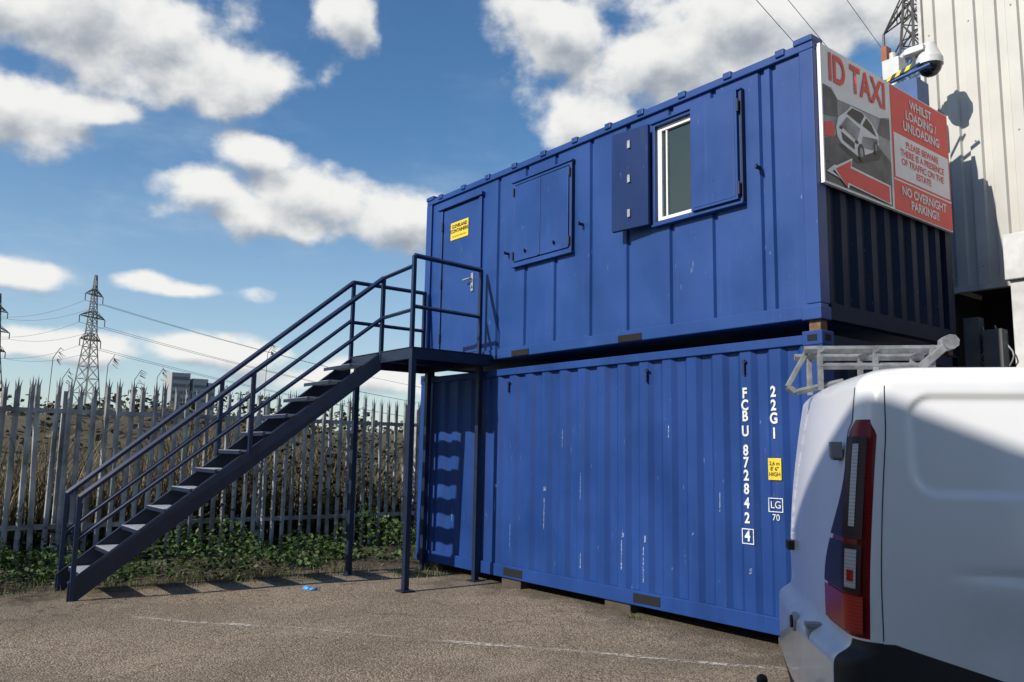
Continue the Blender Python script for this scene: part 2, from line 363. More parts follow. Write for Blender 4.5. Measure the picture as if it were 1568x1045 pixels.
for x0 in(-4.05,-2.28): m.box((x0,-.008,Z1+.008),(x0+.32,.02,Z1+.075),0)
m.make('fork_pockets',[BLACK],cab)
m=MB()
m.box((-5.70,-.004,2.66),(-5.64,.05,4.74)); m.box((-4.79,-.004,2.66),(-4.73,.05,4.74)); m.box((-5.74,-.030,4.742),(-4.70,.06,4.79)); m.box((-5.64,.0,2.64),(-4.79,.04,2.69))
m.make('door_frame',[BLUE],cab,.006)
m=MB(); m.box((-5.625,.012,2.705),(-4.805,.028,4.725)); m.make('door',[BLUE],cab,.006)
m=MB(); m.box((-5.64,.02,2.69),(-4.79,.0285,4.742)); m.make('door_gap',[BLUED],cab)
m=MB()
for z in(2.95,3.7,4.5): m.tube((-5.635,-.006,z-.06),(-5.635,-.006,z+.06),.014)
m.make('door_hinges',[BLUED],cab)
m=MB(); m.box((-4.93,-.004,3.50),(-4.88,.011,3.74)); m.tube((-4.905,-.004,3.66),(-4.905,-.06,3.66),.012); m.tube((-4.905,-.055,3.66),(-5.04,-.055,3.655),.011); m.tube((-4.905,-.004,3.56),(-4.905,-.02,3.56),.016)
m.make('door_handle',[STEEL],cab)
m=MB(); m.box((-5.44,.004,4.27),(-5.03,.0115,4.51)); m.make('door_label',[YEL],cab)
text('door_label_text','CLEVELAND\nCONTAINERS',(-5.235,.001,4.42),.066,DARKT,cab,bold=.002); text('door_label_small','site accommodation hire',(-5.235,.001,4.315),.032,DARKT,cab)
m=MB()
x0,x1,z0,z1=-4.06,-3.0,3.68,4.72
m.box((x0,-.012,z0),(x0+.035,.05,z1)); m.box((x1-.035,-.012,z0),(x1,.05,z1)); m.box((x0+.035,-.012,z1-.035),(x1-.035,.05,z1)); m.box((x0+.035,-.012,z0),(x1-.035,.05,z0+.035))
m.box((x0-.02,-.03,z1),(x1+.02,.04,z1+.022))
m.box((x0-.0,-.028,z0-.025),(x1+.02,.04,z0-.001))
m.box((x0+.046,-.020,z0+.046),(-3.557,.02,z1-.046)); m.box((-3.543,-.020,z0+.046),(x1-.046,.02,z1-.046)); m.box((-3.575,-.028,z0+.05),(-3.53,-.0201,z1-.05))
m.make('closed_shutters',[BLUE],cab,.005)
m=MB(); m.box((x0+.03,.0,z0+.03),(x1-.03,.0295,z1-.03)); m.box((x1+.0,-.014,z0+.02),(x1+.012,.03,z1+.0)); m.make('shutter_gap',[BLUED],cab)
m=MB()
for x in(x0+.03,x1-.02):
    for z in(z0+.12,z1-.12): m.tube((x,-.03,z-.05),(x,-.03,z+.05),.012)
for x,z in((-3.80,3.82),(-3.28,3.82),(-2.85,3.95),(-4.18,3.86),(-.56,3.98),(-1.02,3.96)): m.box((x-.014,-.04,z-.010),(x+.014,.03,z+.014)); m.box((x+.006,-.055,z-.014),(x+.018,-.035,z+.022))
m.make('shutter_catches',[BLUED],cab)
m=MB(); X0,X1,Zb,Zt=-1.79,-.73,3.71,4.76
m.box((X0,-.014,Zb),(X0+.03,.08,Zt)); m.box((X1-.03,-.014,Zb),(X1,.08,Zt)); m.box((X0+.03,-.014,Zt-.03),(X1-.03,.08,Zt)); m.box((X0+.03,-.014,Zb),(X1-.03,.08,Zb+.03)); m.box((X0-.02,-.035,Zt),(X1+.02,.04,Zt+.02)); m.box((X0,-.035,Zb-.025),(X1+.02,.04,Zb-.001))
m.make('window_surround',[BLUE],cab,.005)
m=MB()
m.box((X0+.031,.03,Zb+.031),(X0+.085,.07,Zt-.031)); m.box((X0+.086,.03,Zt-.08),(-.77,.07,Zt-.031)); m.box((X0+.086,.03,Zb+.031),(-.77,.07,Zb+.078)); m.box((X0+.13,.04,Zb+.08),(X0+.15,.075,Zt-.082)); m.box((-1.30,.035,Zb+.08),(-1.26,.072,Zt-.082))
m.make('window_frame',[WHITE],cab,.004)
m=MB(); m.box((X0+.05,.06,Zb+.05),(-.77,.066,Zt-.05)); m.make('window_glass',[glass],cab)
m=MB(); m.box((-1.60,.16,Zb),(-.8,.17,Zt),0); m.make('window_blind',[simple('blind',(.10,.13,.12),.8)],cab)
m=MB()
m.box((-1.275,-.05,Zb+.02),(-.745,-.016,Zt+.005)); m.box((-1.25,-.054,Zb+.045),(-.77,-.0501,Zt-.02))
m.make('shutter_right',[BLUE],cab,.006)
m=MB(); m.box((X1+.001,-.02,Zb),(X1+.02,.03,Zt)); 
for z in(Zb+.12,Zt-.15): m.tube((X1-.005,-.045,z-.06),(X1-.005,-.045,z+.06),.014)
m.make('shutter_hinge_strip',[BLUED],cab)
m=MB(); a=math.radians(7); w2=.46
A=Vector((-1.80,-.03,0)); Bp=A+Vector((-w2*math.cos(a),-w2*math.sin(a),0)); nn=Vector((-math.sin(a),math.cos(a),0))*.045
m.hexa([(*(A.xy),Zb),(*(A-nn).xy,Zb),(*(Bp-nn).xy,Zb),(*(Bp.xy),Zb),(*(A.xy),Zt),(*(A-nn).xy,Zt),(*(Bp-nn).xy,Zt),(*(Bp.xy),Zt)])
m.make('shutter_left',[BLUEP],cab,.006)
m=MB()
for z in (Zb+.16,(Zb+Zt)/2,Zt-.16):
    q=A+(Bp-A)*.5-nn*1.1
    m.box((q.x-.018,q.y-.012,z-.04),(q.x+.018,q.y+.006,z+.04))
m.make('shutter_bolts',[STEEL],cab)
# ---------------------------------------------------------------- sign
sg=empty('warning_sign')
SW=simple('sign_white',(.82,.78,.76),.5,0,.08); SR=simple('sign_red',(.82,.055,.04),.5,0,.08); SK=simple('sign_road',(.09,.09,.10),.5,0,.6,5); SG=simple('sign_grey',(.30,.30,.31),.5,0,.6,4); SB=simple('sign_black',(.015,.015,.018),.5)
XS=.035
m=MB(); m.box((.004,.06,3.71),(XS,2.415,4.94)); m.make('board',[SW],sg)
def flat(name,poly,mat,off): 
    mm=MB(); mm.add([(XS+off,y,z) for y,z in poly],[tuple(range(len(poly)))],0); return mm.make(name,[mat],sg)
flat('red_border',[(1.24,3.72),(2.41,3.72),(2.41,4.93),(1.24,4.93)],SR,.002)
flat('notice_panel',[(1.27,4.04),(2.38,4.04),(2.38,4.47),(1.27,4.47)],SW,.004)
flat('divider',[(1.24,4.005),(2.41,4.005),(2.41,4.02),(1.24,4.02)],SW,.004)
flat('picture',[(.08,3.90),(1.20,3.90),(1.20,4.58),(.08,4.58)],SG,.002)
flat('picture_building',[(.08,4.30),(.30,4.34),(.30,4.55),(.08,4.58)],SK,.0035)
flat('picture_hedge',[(.95,4.36),(1.20,4.36),(1.20,4.56),(1.05,4.54)],SK,.0035)
flat('picture_sky',[(.30,4.50),(1.02,4.53),(1.20,4.58),(.20,4.58)],SW,.0045)
flat('picture_road',[(.08,3.90),(1.20,3.90),(1.20,4.15),(.75,4.35),(.08,4.10)],SK,.004)
flat('car_red',[(.08,4.24),(.20,4.28),(.24,4.22),(.22,4.14),(.08,4.12)],SR,.005)
cw=SW
flat('pic_car_shadow',[(.28,4.10),(.60,3.99),(.98,4.12),(1.04,4.22),(.9,4.2)],SB,.0055)
flat('pic_car_body',[(.28,4.16),(.33,4.12),(.62,4.06),(.86,4.16),(.98,4.26),(.98,4.36),(.86,4.44),(.70,4.50),(.52,4.50),(.42,4.42),(.30,4.34),(.26,4.24)],cw,.006)
flat('pic_car_glass',[(.44,4.41),(.66,4.37),(.74,4.47),(.70,4.49),(.53,4.485)],SB,.008)
flat('pic_car_side',[(.70,4.37),(.94,4.33),(.86,4.42),(.77,4.46)],SB,.008)
flat('pic_car_bonnet',[(.33,4.27),(.60,4.20),(.66,4.33),(.44,4.38)],SG,.008)
flat('pic_car_flank',[(.66,4.16),(.86,4.18),(.97,4.28),(.96,4.31),(.70,4.27)],SG,.008)
flat('pic_car_grille',[(.34,4.22),(.55,4.17),(.55,4.11),(.36,4.15)],SB,.009)
def disc(name,cy,cz,ry,rz,mat,off): flat(name,[(cy+ry*math.cos(t),cz+rz*math.sin(t)) for t in np.linspace(0,2*math.pi,20)[:-1]],mat,off)
disc('pic_wheel',.66,4.11,.055,.08,SB,.010); disc('pic_wheel',.92,4.22,.04,.065,SB,.010); disc('pic_hub',.66,4.11,.03,.045,SG,.0105); disc('pic_hub',.92,4.22,.02,.035,SG,.0105)
disc('pic_lamp',.335,4.255,.025,.015,SB,.0095); disc('pic_lamp',.59,4.19,.03,.018,SB,.0095)
flat('strip',[(.08,3.73),(1.20,3.73),(1.20,3.90),(.08,3.90)],SK,.002)
flat('arrow_red',[(.22,3.86),(.48,3.99),(.46,3.92),(1.13,3.90),(1.13,3.745),(.42,3.78),(.40,3.735)],SR,.012)
flat('arrow_edge',[(.17,3.86),(.50,4.02),(.475,3.94),(1.155,3.915),(1.155,3.735),(.44,3.765),(.42,3.725)],SW,.011)
flat('arrow_white',[(.08,3.81),(.20,3.89),(.34,3.91),(.17,3.83),(.30,3.79)],SW,.010)
text('title_text','ID TAXI',(XS+.006,.66,4.755),.35,SR,sg,'Y',sx=.80,bold=.009)
text('text_top','WHILST\nLOADING /\nUNLOADING',(XS+.006,1.83,4.70),.125,SW,sg,'Y',bold=.003,space=.98)
text('text_mid','PLEASE BEWARE\nTHERE IS A PRESENCE\nOF TRAFFIC ON THE\nESTATE',(XS+.006,1.83,4.255),.092,SR,sg,'Y',bold=.002,space=.98)
text('text_low','NO OVERNIGHT\nPARKING!!',(XS+.006,1.83,3.865),.120,SW,sg,'Y',bold=.003,space=.95)
# ---------------------------------------------------------------- stairs + landing
st=empty('metal_staircase'); PZ=2.62
NB,NT=Vector((-5.64,-4.21,0)),Vector((-5.16,-1.15,0)); FB,FT=Vector((-6.40,-4.19,0)),Vector((-5.95,-1.15,0))
def lerp(a,b,t): return a+(b-a)*t
m=MB()
def stringer(a,b,side):
    t=Vector((side*.012,0,0)); zb,zt=GZ+.0,PZ
    p0=[Vector((a.x,a.y+.02,zb)),Vector((b.x,b.y,zt-.22)),Vector((b.x,b.y,zt-.01)),Vector((a.x,a.y-.06,zb+.18)),Vector((a.x,a.y-.06,zb))]
    q=[v+t for v in p0]; n=len(p0); q0=[v-t for v in p0]
    m.add(q0+q,[tuple(range(n)),tuple(range(2*n-1,n-1,-1))]+[(i,n+i,n+(i+1)%n,(i+1)%n) for i in range(n)])
    f0=Vector((a.x,a.y-.06,zb+.18)); f1=Vector((b.x,b.y,zt-.01)); fl=Vector((-side*.05,0,0)); e=Vector((0,0,.008))
    m.hexa([f0,f0+fl,f1+fl,f1,f0+e,f0+fl+e,f1+fl+e,f1+e])
stringer(NB,NT,1); stringer(FB,FT,-1)
m.make('stringers',[NAVY],st)
m=MB(); NTR=12
for i in range(NTR):
    t=(i+.75)/(NTR+.75); z=GZ+.05+(PZ-GZ)*(i+1)/(NTR+1)
    a=lerp(NB,NT,t); b_=lerp(FB,FT,t); dd=.115
    m.box((b_.x+.015,a.y-dd,z-.02),(a.x-.015,a.y+dd,z))
m.make('treads',[TREAD],st)
m=MB()
for i in range(NTR):
    t=(i+.75)/(NTR+.75); z=GZ+.05+(PZ-GZ)*(i+1)/(NTR+1); a=lerp(NB,NT,t); b_=lerp(FB,FT,t)
    m.box((b_.x+.015,a.y-.120,z-.045),(a.x-.015,a.y-.1155,z-.004))
px0,px1,py0=-5.97,-4.42,-1.16
m.box((px0,py0,PZ-.13),(px1,py0+.04,PZ-.006)); m.box((px0,-.08,PZ-.13),(px1,-.03,PZ-.006)); m.box((px0,py0+.04,PZ-.13),(px0+.04,-.08,PZ-.006)); m.box((px1-.04,py0+.04,PZ-.13),(px1,-.08,PZ-.006))
m.box((-5.2,py0+.04,PZ-.11),(-5.16,-.08,PZ-.02))
m.box((px0-.01,py0-.01,PZ-.005),(px1+.01,-.02,PZ+.004))
for x,y in((-4.45,-1.13),(-5.80,-1.13),(-4.62,-.055),(-5.80,-.055)):
    m.box((x-.032,y-.032,GZ),(x+.032,y+.032,PZ-.006)); m.box((x-.08,y-.08,GZ),(x+.08,y+.08,GZ+.012))
m.make('landing',[NAVY],st,.003)
m=MB()
bw=.045
def post(x,y,z0,z1): m.box((x-bw/2,y-bw/2,z0),(x+bw/2,y+bw/2,z1))
RT=3.70; RM=3.10
post(-4.45,-1.15,PZ,RT); post(-4.63,-.06,PZ-.05,RT+.02)
m.sq((-4.45,-1.15,RT),(-4.63,-.06,RT+.02),bw); m.sq((-4.45,-1.15,RM),(-4.63,-.06,RM+.02),bw*.8)
post(-5.16,-1.15,PZ-.1,3.56); post(-5.95,-1.15,PZ-.1,3.63); post(-5.95,-.06,PZ,3.63)
m.sq((-5.16,-1.15,3.54),(-4.45,-1.15,3.58),bw*.9); m.sq((-5.16,-1.15,3.04),(-4.45,-1.15,3.06),bw*.8)
m.sq((-5.95,-1.15,3.61),(-5.95,-.06,3.61),bw*.9); m.sq((-5.95,-1.15,3.08),(-5.95,-.06,3.08),bw*.8)
for a,b_,zt in((NB,NT,3.54),(FB,FT,3.61)):
    s0=Vector((a.x,a.y-.02,GZ+1.02)); s1=Vector((b_.x,b_.y,zt)); m.sq(s0,s1,bw)
    s0b=s0-Vector((0,0,.42)); s1b=s1-Vector((0,0,.50)); m.sq(s0b,s1b,bw*.8)
    post(a.x,a.y-.02,GZ,GZ+1.03)
    for t in(.52,) if a is NB else (.49,):
        q=lerp(a,b_,t); zr=s0.z+(s1.z-s0.z)*t; zs_=GZ+.15+(PZ-GZ-.2)*t; post(q.x,q.y,zs_,zr)
m.make('handrails',[NAVYR],st,.004)
# ---------------------------------------------------------------- palisade fence
GALV=simple('weathered_galvanised',(.40,.40,.39),.6,.1,.6,3.2,0,40)
fn=empty('palisade_fence'); m=MB(); FX=-8.62
y=-9.5
while y<6.5:
    dx=rng.normal(0,.014); tl=rng.normal(0,.014); zt=2.20+rng.normal(0,.03); zb=GZ-.02; tx=rng.normal(0,.02)
    if rng.random()<.06: tl+=rng.choice([-1,1])*.07
    if rng.random()<.98:
        ys=[-.034,-.013,.013,.034]; xo=[0,.018,.018,0]; vs=[]
        for q,xq in zip(ys,xo): vs+=[(FX+dx+xq,y+q,zb),(FX+dx+xq+tx,y+q+tl,zt)]
        m.add(vs,[(0,2,3,1),(2,4,5,3),(4,6,7,5)])
        c=FX+dx+tx
        m.add([(c,y-.034+tl,zt),(c+.018,y-.013+tl,zt),(c+.03,y-.042+tl,zt+.10)],[(0,1,2)])
        m.add([(c+.018,y-.013+tl,zt),(c+.018,y+.013+tl,zt),(c+.012,y+tl,zt+.14)],[(0,1,2)])
        m.add([(c+.018,y+.013+tl,zt),(c,y+.034+tl,zt),(c+.03,y+.042+tl,zt+.10)],[(0,1,2)])
    y+=.152
m.make('pales',[GALV],fn)
m=MB()
for z in(.38,1.88): m.box((FX-.045,-9.5,z-.03),(FX-.006,6.5,z+.03))
for y in np.arange(-9.4,6.5,2.75): m.box((FX-.11,y-.05,GZ),(FX-.046,y+.05,2.15))
m.make('rails_and_posts',[GALV],fn)
# ---------------------------------------------------------------- vegetation
def leafmat(name,cols,trans=.25):
    m,nt,b,co=base(name); oi=nt.nodes.new('ShaderNodeAttribute'); oi.attribute_name='rnd'
    cr=nt.nodes.new('ShaderNodeValToRGB'); cr.color_ramp.interpolation='LINEAR'
    e=cr.color_ramp.elements; e[0].color=(*cols[0],1); e[1].color=(*cols[-1],1)
    for i,c in enumerate(cols[1:-1]): q=e.new((i+1)/(len(cols)-1)); q.color=(*c,1)
    nt.links.new(oi.outputs['Fac'],cr.inputs[0]); nt.links.new(cr.outputs[0],b.inputs['Base Color']); b.inputs['Roughness'].default_value=.55; b.inputs['Specular IOR Level'].default_value=.3
    if trans:
        tr=nt.nodes.new('ShaderNodeBsdfTranslucent'); nt.links.new(cr.outputs[0],tr.inputs[0]); mx=nt.nodes.new('ShaderNodeMixShader'); mx.inputs[0].default_value=trans
        nt.links.new(b.outputs[0],mx.inputs[1]); nt.links.new(tr.outputs[0],mx.inputs[2]); nt.links.new(mx.outputs[0],nt.nodes['Material Output'].inputs[0])
    return m
def fast(name,V,F,rnd,mat,parent=None):
    me=bpy.data.meshes.new(name); nv=len(V); k=F.shape[1]
    me.vertices.add(nv); me.vertices.foreach_set('co',V.astype(np.float32).ravel())
    me.loops.add(F.size); me.loops.foreach_set('vertex_index',F.astype(np.int32).ravel())
    me.polygons.add(len(F)); me.polygons.foreach_set('loop_start',np.arange(0,F.size,k,dtype=np.int32))
    me.update(calc_edges=True); at=me.attributes.new('rnd','FLOAT','FACE'); at.data.foreach_set('value',rnd.astype(np.float32))
    me.materials.append(mat); o=bpy.data.objects.new(name,me); bpy.context.collection.objects.link(o)
    if parent:o.parent=parent
    return o
def leaves(name,cen,size,mat,rnd,updir=.5,parent=None,aspect=.75):
    n=len(cen); d=rng.normal(size=(n,3)); d[:,2]*=.5; d/=np.linalg.norm(d,axis=1)[:,None]
    nrm=rng.normal(size=(n,3)); nrm[:,2]+=updir*2; nrm-= (nrm*d).sum(1)[:,None]*d; nrm/=np.linalg.norm(nrm,axis=1)[:,None]
    s=np.cross(d,nrm); L=size[:,None]; 
    V=np.stack([cen-d*L*.5,cen+s*L*aspect*.5-d*L*.08+nrm*L*.06,cen+d*L*.5,cen-s*L*aspect*.5-d*L*.08+nrm*L*.06],1).reshape(-1,3)
    F=np.arange(n*4).reshape(-1,4); return fast(name,V,F,rnd,mat,parent)
def blades(name,bx,by,bz,hgt,wid,lean,mat,rnd,seg=3):
    n=len(bx); a=rng.uniform(0,2*math.pi,n); ln=lean*hgt*rng.normal(1,.5,n); fa=rng.uniform(0,math.pi,n)
    Vs=[]
    for k in range(seg+1):
        t=k/seg; cxx=bx+np.cos(a)*ln*t**2; cyy=by+np.sin(a)*ln*t**2; cz=bz+hgt*(t-.18*lean*t**3*2); ww=wid*(1-t*.85)*.5
        Vs.append(np.stack([cxx+np.cos(fa)*ww,cyy+np.sin(fa)*ww,cz],1)); Vs.append(np.stack([cxx-np.cos(fa)*ww,cyy-np.sin(fa)*ww,cz],1))
    V=np.stack(Vs,1).reshape(-1,3); K=2*(seg+1); Fl=[]
    for k in range(seg): Fl.append(np.stack([np.arange(n)*K+2*k,np.arange(n)*K+2*k+1,np.arange(n)*K+2*k+3,np.arange(n)*K+2*k+2],1))
    F=np.stack(Fl,1).reshape(-1,4); return fast(name,V,F,np.repeat(rnd,seg),mat)
IVY=leafmat('ivy_leaf',[(.012,.022,.007),(.030,.060,.014),(.055,.11,.026),(.12,.16,.04)],.15)
DRY=leafmat('dry_reed',[(.03,.022,.012),(.09,.066,.036),(.17,.125,.07),(.055,.065,.024),(.32,.25,.15)],0)
BRM=leafmat('bramble_leaf',[(.020,.018,.009),(.035,.045,.015),(.07,.048,.025),(.09,.10,.035)],0)
n=12000; cy=rng.uniform(-8.5,3,n); k=rng.random(n)
edge=-6.50+.28*np.sin(cy*1.9)+.2*np.sin(cy*4.7+1)
cxx=-8.55+(edge+8.55)*k**.9; hmax=(.34+.22*np.sin(cy*2.3+.6)+.14*np.sin(cy*6.1))*(1-.7*k**1.5)+.05
keep=~((cxx>-6.15)&(cy>-.3)); cz=GZ+hmax*rng.random(n)**.6
leaves('ivy_groundcover',np.stack([cxx,cy,cz],1)[keep],rng.uniform(.035,.085,n)[keep],IVY,rng.beta(2,2,n)[keep])
n=10000; cy=rng.uniform(-8,4,n); cl=np.clip(np.sin(cy*1.1+2.2)*.5+np.sin(cy*2.9)*.3+.50,0.1,1.3); cl+=(cy>-1.5)*.5
cen=np.stack([-8.80+rng.normal(0,.12,n),cy,GZ+cl*1.55*rng.random(n)**1.2],1)
leaves('bramble_hedge',cen,rng.uniform(.04,.10,n),BRM,rng.random(n))
n=14000; bx=-8.85-rng.random(n)**1.6*3.2; by=rng.uniform(-10,7,n); hh=(1.48+.32*np.sin(by*.9+bx)+.24*np.sin(by*2.7))*rng.uniform(.5,1.2,n)
blades('reed_bed',bx,by,np.full(n,GZ),hh,rng.uniform(.012,.035,n),.25,DRY,rng.random(n))
m=MB()
for (yy,zt) in((-.95,3.12),(-2.95,2.55),(-2.6,2.62),(-2.2,2.45),(-3.9,2.5),(-4.0,2.8),(-1.7,2.4),(.2,2.5),(-5.2,2.6),(-3.3,2.75)):
    x=-9.3+rng.normal(0,.1); c0=Vector((x,yy-.05,0)); c1=Vector((x,yy,zt-.15)); c2=Vector((x,yy+.08,zt)); m.path([c0,c1,c2],.005,0,4)
    for q in range(16 if zt>2.9 else 7):
        t=rng.random()*.2; s0=c2-Vector((0,.16*t,t)); e_=s0+Vector((rng.normal(0,.03),.04+rng.random()*.05,-.02-rng.random()*.06)); m.tube(s0,e_,.005,0,4,.002)
m.make('reed_stems',[simple('stem',(.10,.08,.05),.8)])
n=2400; 
cen=[(-1.95,-.10),(-5.4,-.35),(-6.3,-3.6),(-6.2,-2.3),(-5.9,-1.5),(-6.6,-4.6),(-6.5,-5.3),(-6.4,-2.9),(-6.3,-1.9),(-6.2,-.9)]
ci_=rng.integers(0,len(cen),n); cc=np.array(cen)[ci_]; keepg=(cc[:,0]<-3)|(rng.random(n)<.35)
bx=cc[:,0]+rng.normal(0,.09,n)*(1+1.2*(cc[:,0]<-3)); by=cc[:,1]+rng.normal(0,.035,n)*(1+5*(cc[:,0]<-3)); by=np.where(cc[:,0]>-3,np.minimum(by,-.02),by)
hg=rng.uniform(.03,.12,n)*np.where(cc[:,0]>-3,.55,1)
blades('grass_tufts',bx[keepg],by[keepg],np.full(n,GZ)[keepg],hg[keepg],rng.uniform(.005,.010,n)[keepg],.4,leafmat('grass',[(.04,.06,.018),(.10,.12,.04),(.18,.15,.07)],0),rng.random(n)[keepg])
m=MB()
for i in range(420):
    x=rng.uniform(-7.2,-4.2); y=rng.uniform(-5.8,-.2)
    if x>-5.5+.5*math.sin(y*2.3)+ (rng.random()**3)*1.0: continue
    r=rng.uniform(.004,.013) if rng.random()<.95 else rng.uniform(.02,.035); m.sphere((x,y,GZ+r*.3),r,0,6,4,sc3=(1,rng.uniform(.6,1.2),.5))
m.make('loose_stones',[simple('stone',(.22,.18,.14),.9,0,.5,9)])
m=MB()
for i in range(70):
    x=rng.uniform(-6.6,-4.9); y=rng.uniform(-5.6,-.5); L=rng.uniform(.04,.16); a=rng.uniform(0,6.28); m.tube((x,y,GZ+.015),(x+L*math.cos(a),y+L*math.sin(a),GZ+.02),.003,0,4)
m.make('twig_litter',[simple('twig',(.14,.10,.065),.9)])
m=MB(); m.sphere((-5.08,-2.0,GZ+.02),.06,0,9,6,sc3=(1.2,.7,.5)); m.sphere((-5.0,-1.96,GZ+.02),.04,0,7,5,sc3=(1,1.3,.5)); m.make('plastic_bag',[simple('blue_plastic',(.08,.30,.60),.4)])
def hillmesh(name,x0,x1,y0,y1,zf,mat,nx=40,ny=120):
    mm=MB(); vs=[]
    for j in range(ny+1):
        for i in range(nx+1):
            x=x0+(x1-x0)*i/nx; y=y0+(y1-y0)*j/ny; vs.append((x,y,zf(x,y)))
    mm.add(vs,[(j*(nx+1)+i,j*(nx+1)+i+1,(j+1)*(nx+1)+i+1,(j+1)*(nx+1)+i) for j in range(ny) for i in range(nx)],0,True); return mm.make(name,[mat])
def zf(x,y):
    t=min(1,max(0,(-14-x)/16)); t=t*t*(3-2*t); b2=min(1,max(0,(x+60)/20)); 
    return GZ-.05+ (2.5+.35*math.sin(y*.21+1)+.2*math.sin(y*.53)+.12*math.sin(y*1.7+x))*t*b2
HM=simple('rough_grass',(.075,.060,.032),.95,0,.5,.8)
hillmesh('embankment',-62,-13.5,-70,70,zf,HM,50,160)
n=24000; bx=rng.uniform(-46,-13,n); by=-40+rng.random(n)*80; bz=np.array([zf(a_,b_) for a_,b_ in zip(bx,by)])
cl=np.sin(bx*.7+by*.43)+np.sin(by*.9-bx*.3)*.7; kk=(cl>-.3)
cen=np.stack([bx,by,bz+rng.random(n)*(.25+.55*np.clip(cl,0,1.5))],1)[kk]
leaves('scrub',cen,rng.uniform(.12,.34,n)[kk],leafmat('scrub_leaf',[(.03,.028,.013),(.06,.055,.025),(.11,.088,.048),(.045,.062,.02)],0),rng.random(n)[kk])
# ---------------------------------------------------------------- pylons
PYM=simple('pylon_steel',(.13,.125,.12),.6,.3,.2)
def pylon(name,pos,H,bwid,arms,th,ang,tw=.9):
    m=MB(); ux=Vector((math.cos(ang),math.sin(ang),0)); uy=Vector((-ux.y,ux.x,0)); P0=Vector(pos)
    def hw(z): 
        t=z/H; return bwid*(1-t/.62)+tw*(t/.62) if t<.62 else tw*(1-(t-.62)/.38)+.12*(t-.62)/.38
    def cor(z): w_=hw(z)/1; return [P0+ux*a*w_+uy*b*w_+Vector((0,0,z)) for a,b in((-1,-1),(1,-1),(1,1),(-1,1))]
    lv=[0]; z=0
    while z<H-1: z+=max(1.6,hw(z)*1.7); lv.append(min(z,H))
    for z0,z1 in zip(lv[:-1],lv[1:]):
        a=cor(z0);b_=cor(z1)
        for i in range(4):
            j=(i+1)%4; m.sq(a[i],b_[i],th*1.3); m.sq(a[i],b_[j],th*.6); m.sq(a[j],b_[i],th*.6); m.sq(b_[i],b_[j],th*.6)
    for (z,l) in arms:
        for s in(-1,1):
            tip=P0+ux*s*l+Vector((0,0,z)); c=[q for q in cor(z)]; t2=cor(z+1.3)
            for q in c+t2: m.sq(q,tip,th*.7)
            for k in(.3,.6):
                for q,r_ in zip(c,t2): m.sq(q.lerp(tip,k),r_.lerp(tip,k),th*.5)
            m.tube(tip,tip-Vector((0,0,1.4)),th*.8,0,6)
    return m.make(name,[PYM])
def wire(m,a,b_,sag,r,n=24):
    a=Vector(a);b_=Vector(b_); pts=[a.lerp(b_,i/n)-Vector((0,0,4*sag*(i/n)*(1-i/n))) for i in range(n+1)]; m.path(pts,r,0,4)
pa=Vector((C.x+180*math.cos(2.955),C.y+180*math.sin(2.955),0)); pb=Vector((C.x+215*math.cos(3.043),C.y+215*math.sin(3.043),0))
pylon('electricity_pylon',pa,35.5,2.6,[(22,2.7),(26.5,3.3),(31,2.3)],.12,2.2,.8)
pylon('electricity_pylon.001',pb,35.0,2.8,[(22,2.9),(26.5,3.5),(31,2.5)],.14,2.2,.8)
pc=Vector((C.x+62*math.cos(1.993),C.y+62*math.sin(1.993),0))
pylon('electricity_pylon.002',pc,41,3.2,[(26.5,4.6),(30.2,5.8),(34,4.4)],.12,2.55,1.2)
m=MB(); ud=Vector((math.cos(2.2),math.sin(2.2),0)); pd=Vector((-250,330,0)); pe=Vector((-300,-160,0))
for z,l in((20.6,2.7),(25.1,3.3),(29.6,2.3)):
    for s in(-1,1):
        wire(m,pa+ud*s*l+Vector((0,0,z)),pb+ud*s*l+Vector((0,0,z)),1.5,.03); wire(m,pa+ud*s*l+Vector((0,0,z)),pd+ud*s*l+Vector((0,0,z)),12,.035); wire(m,pb+ud*s*l+Vector((0,0,z)),pe+Vector((0,s*l,z)),4,.035)
u2=Vector((math.cos(2.55),math.sin(2.55),0))
for z,l in((25.1,4.6),(28.8,5.8),(32.6,4.4)):
    for s in(-1,1):
        tp=pc+u2*s*l+Vector((0,0,z)); wire(m,tp,tp+Vector((37,-172,14)),3,.022); wire(m,tp,Vector((60,260,z)),5,.03)
m.make('overhead_power_lines',[PYM])
m=MB(); q=Vector((C.x+300*math.cos(2.855),C.y+300*math.sin(2.855),0))
for i,(dy,wz,hz_) in enumerate(((-3,6,26.0),(3.5,5,24.4),(7,3,23.2))):
    m.box((q.x-5,q.y+dy-wz/2,0),(q.x+5,q.y+dy+wz/2-.01,hz_),0)
    for z in np.arange(14,hz_-1,2.4): m.box((q.x+5,q.y+dy-wz/2+.4,z),(q.x+5.05,q.y+dy+wz/2-.4,z+1.1),1)
m.make('distant_office_block',[simple('pale_render',(.34,.35,.36),.8),simple('far_glass',(.10,.12,.14),.3)])
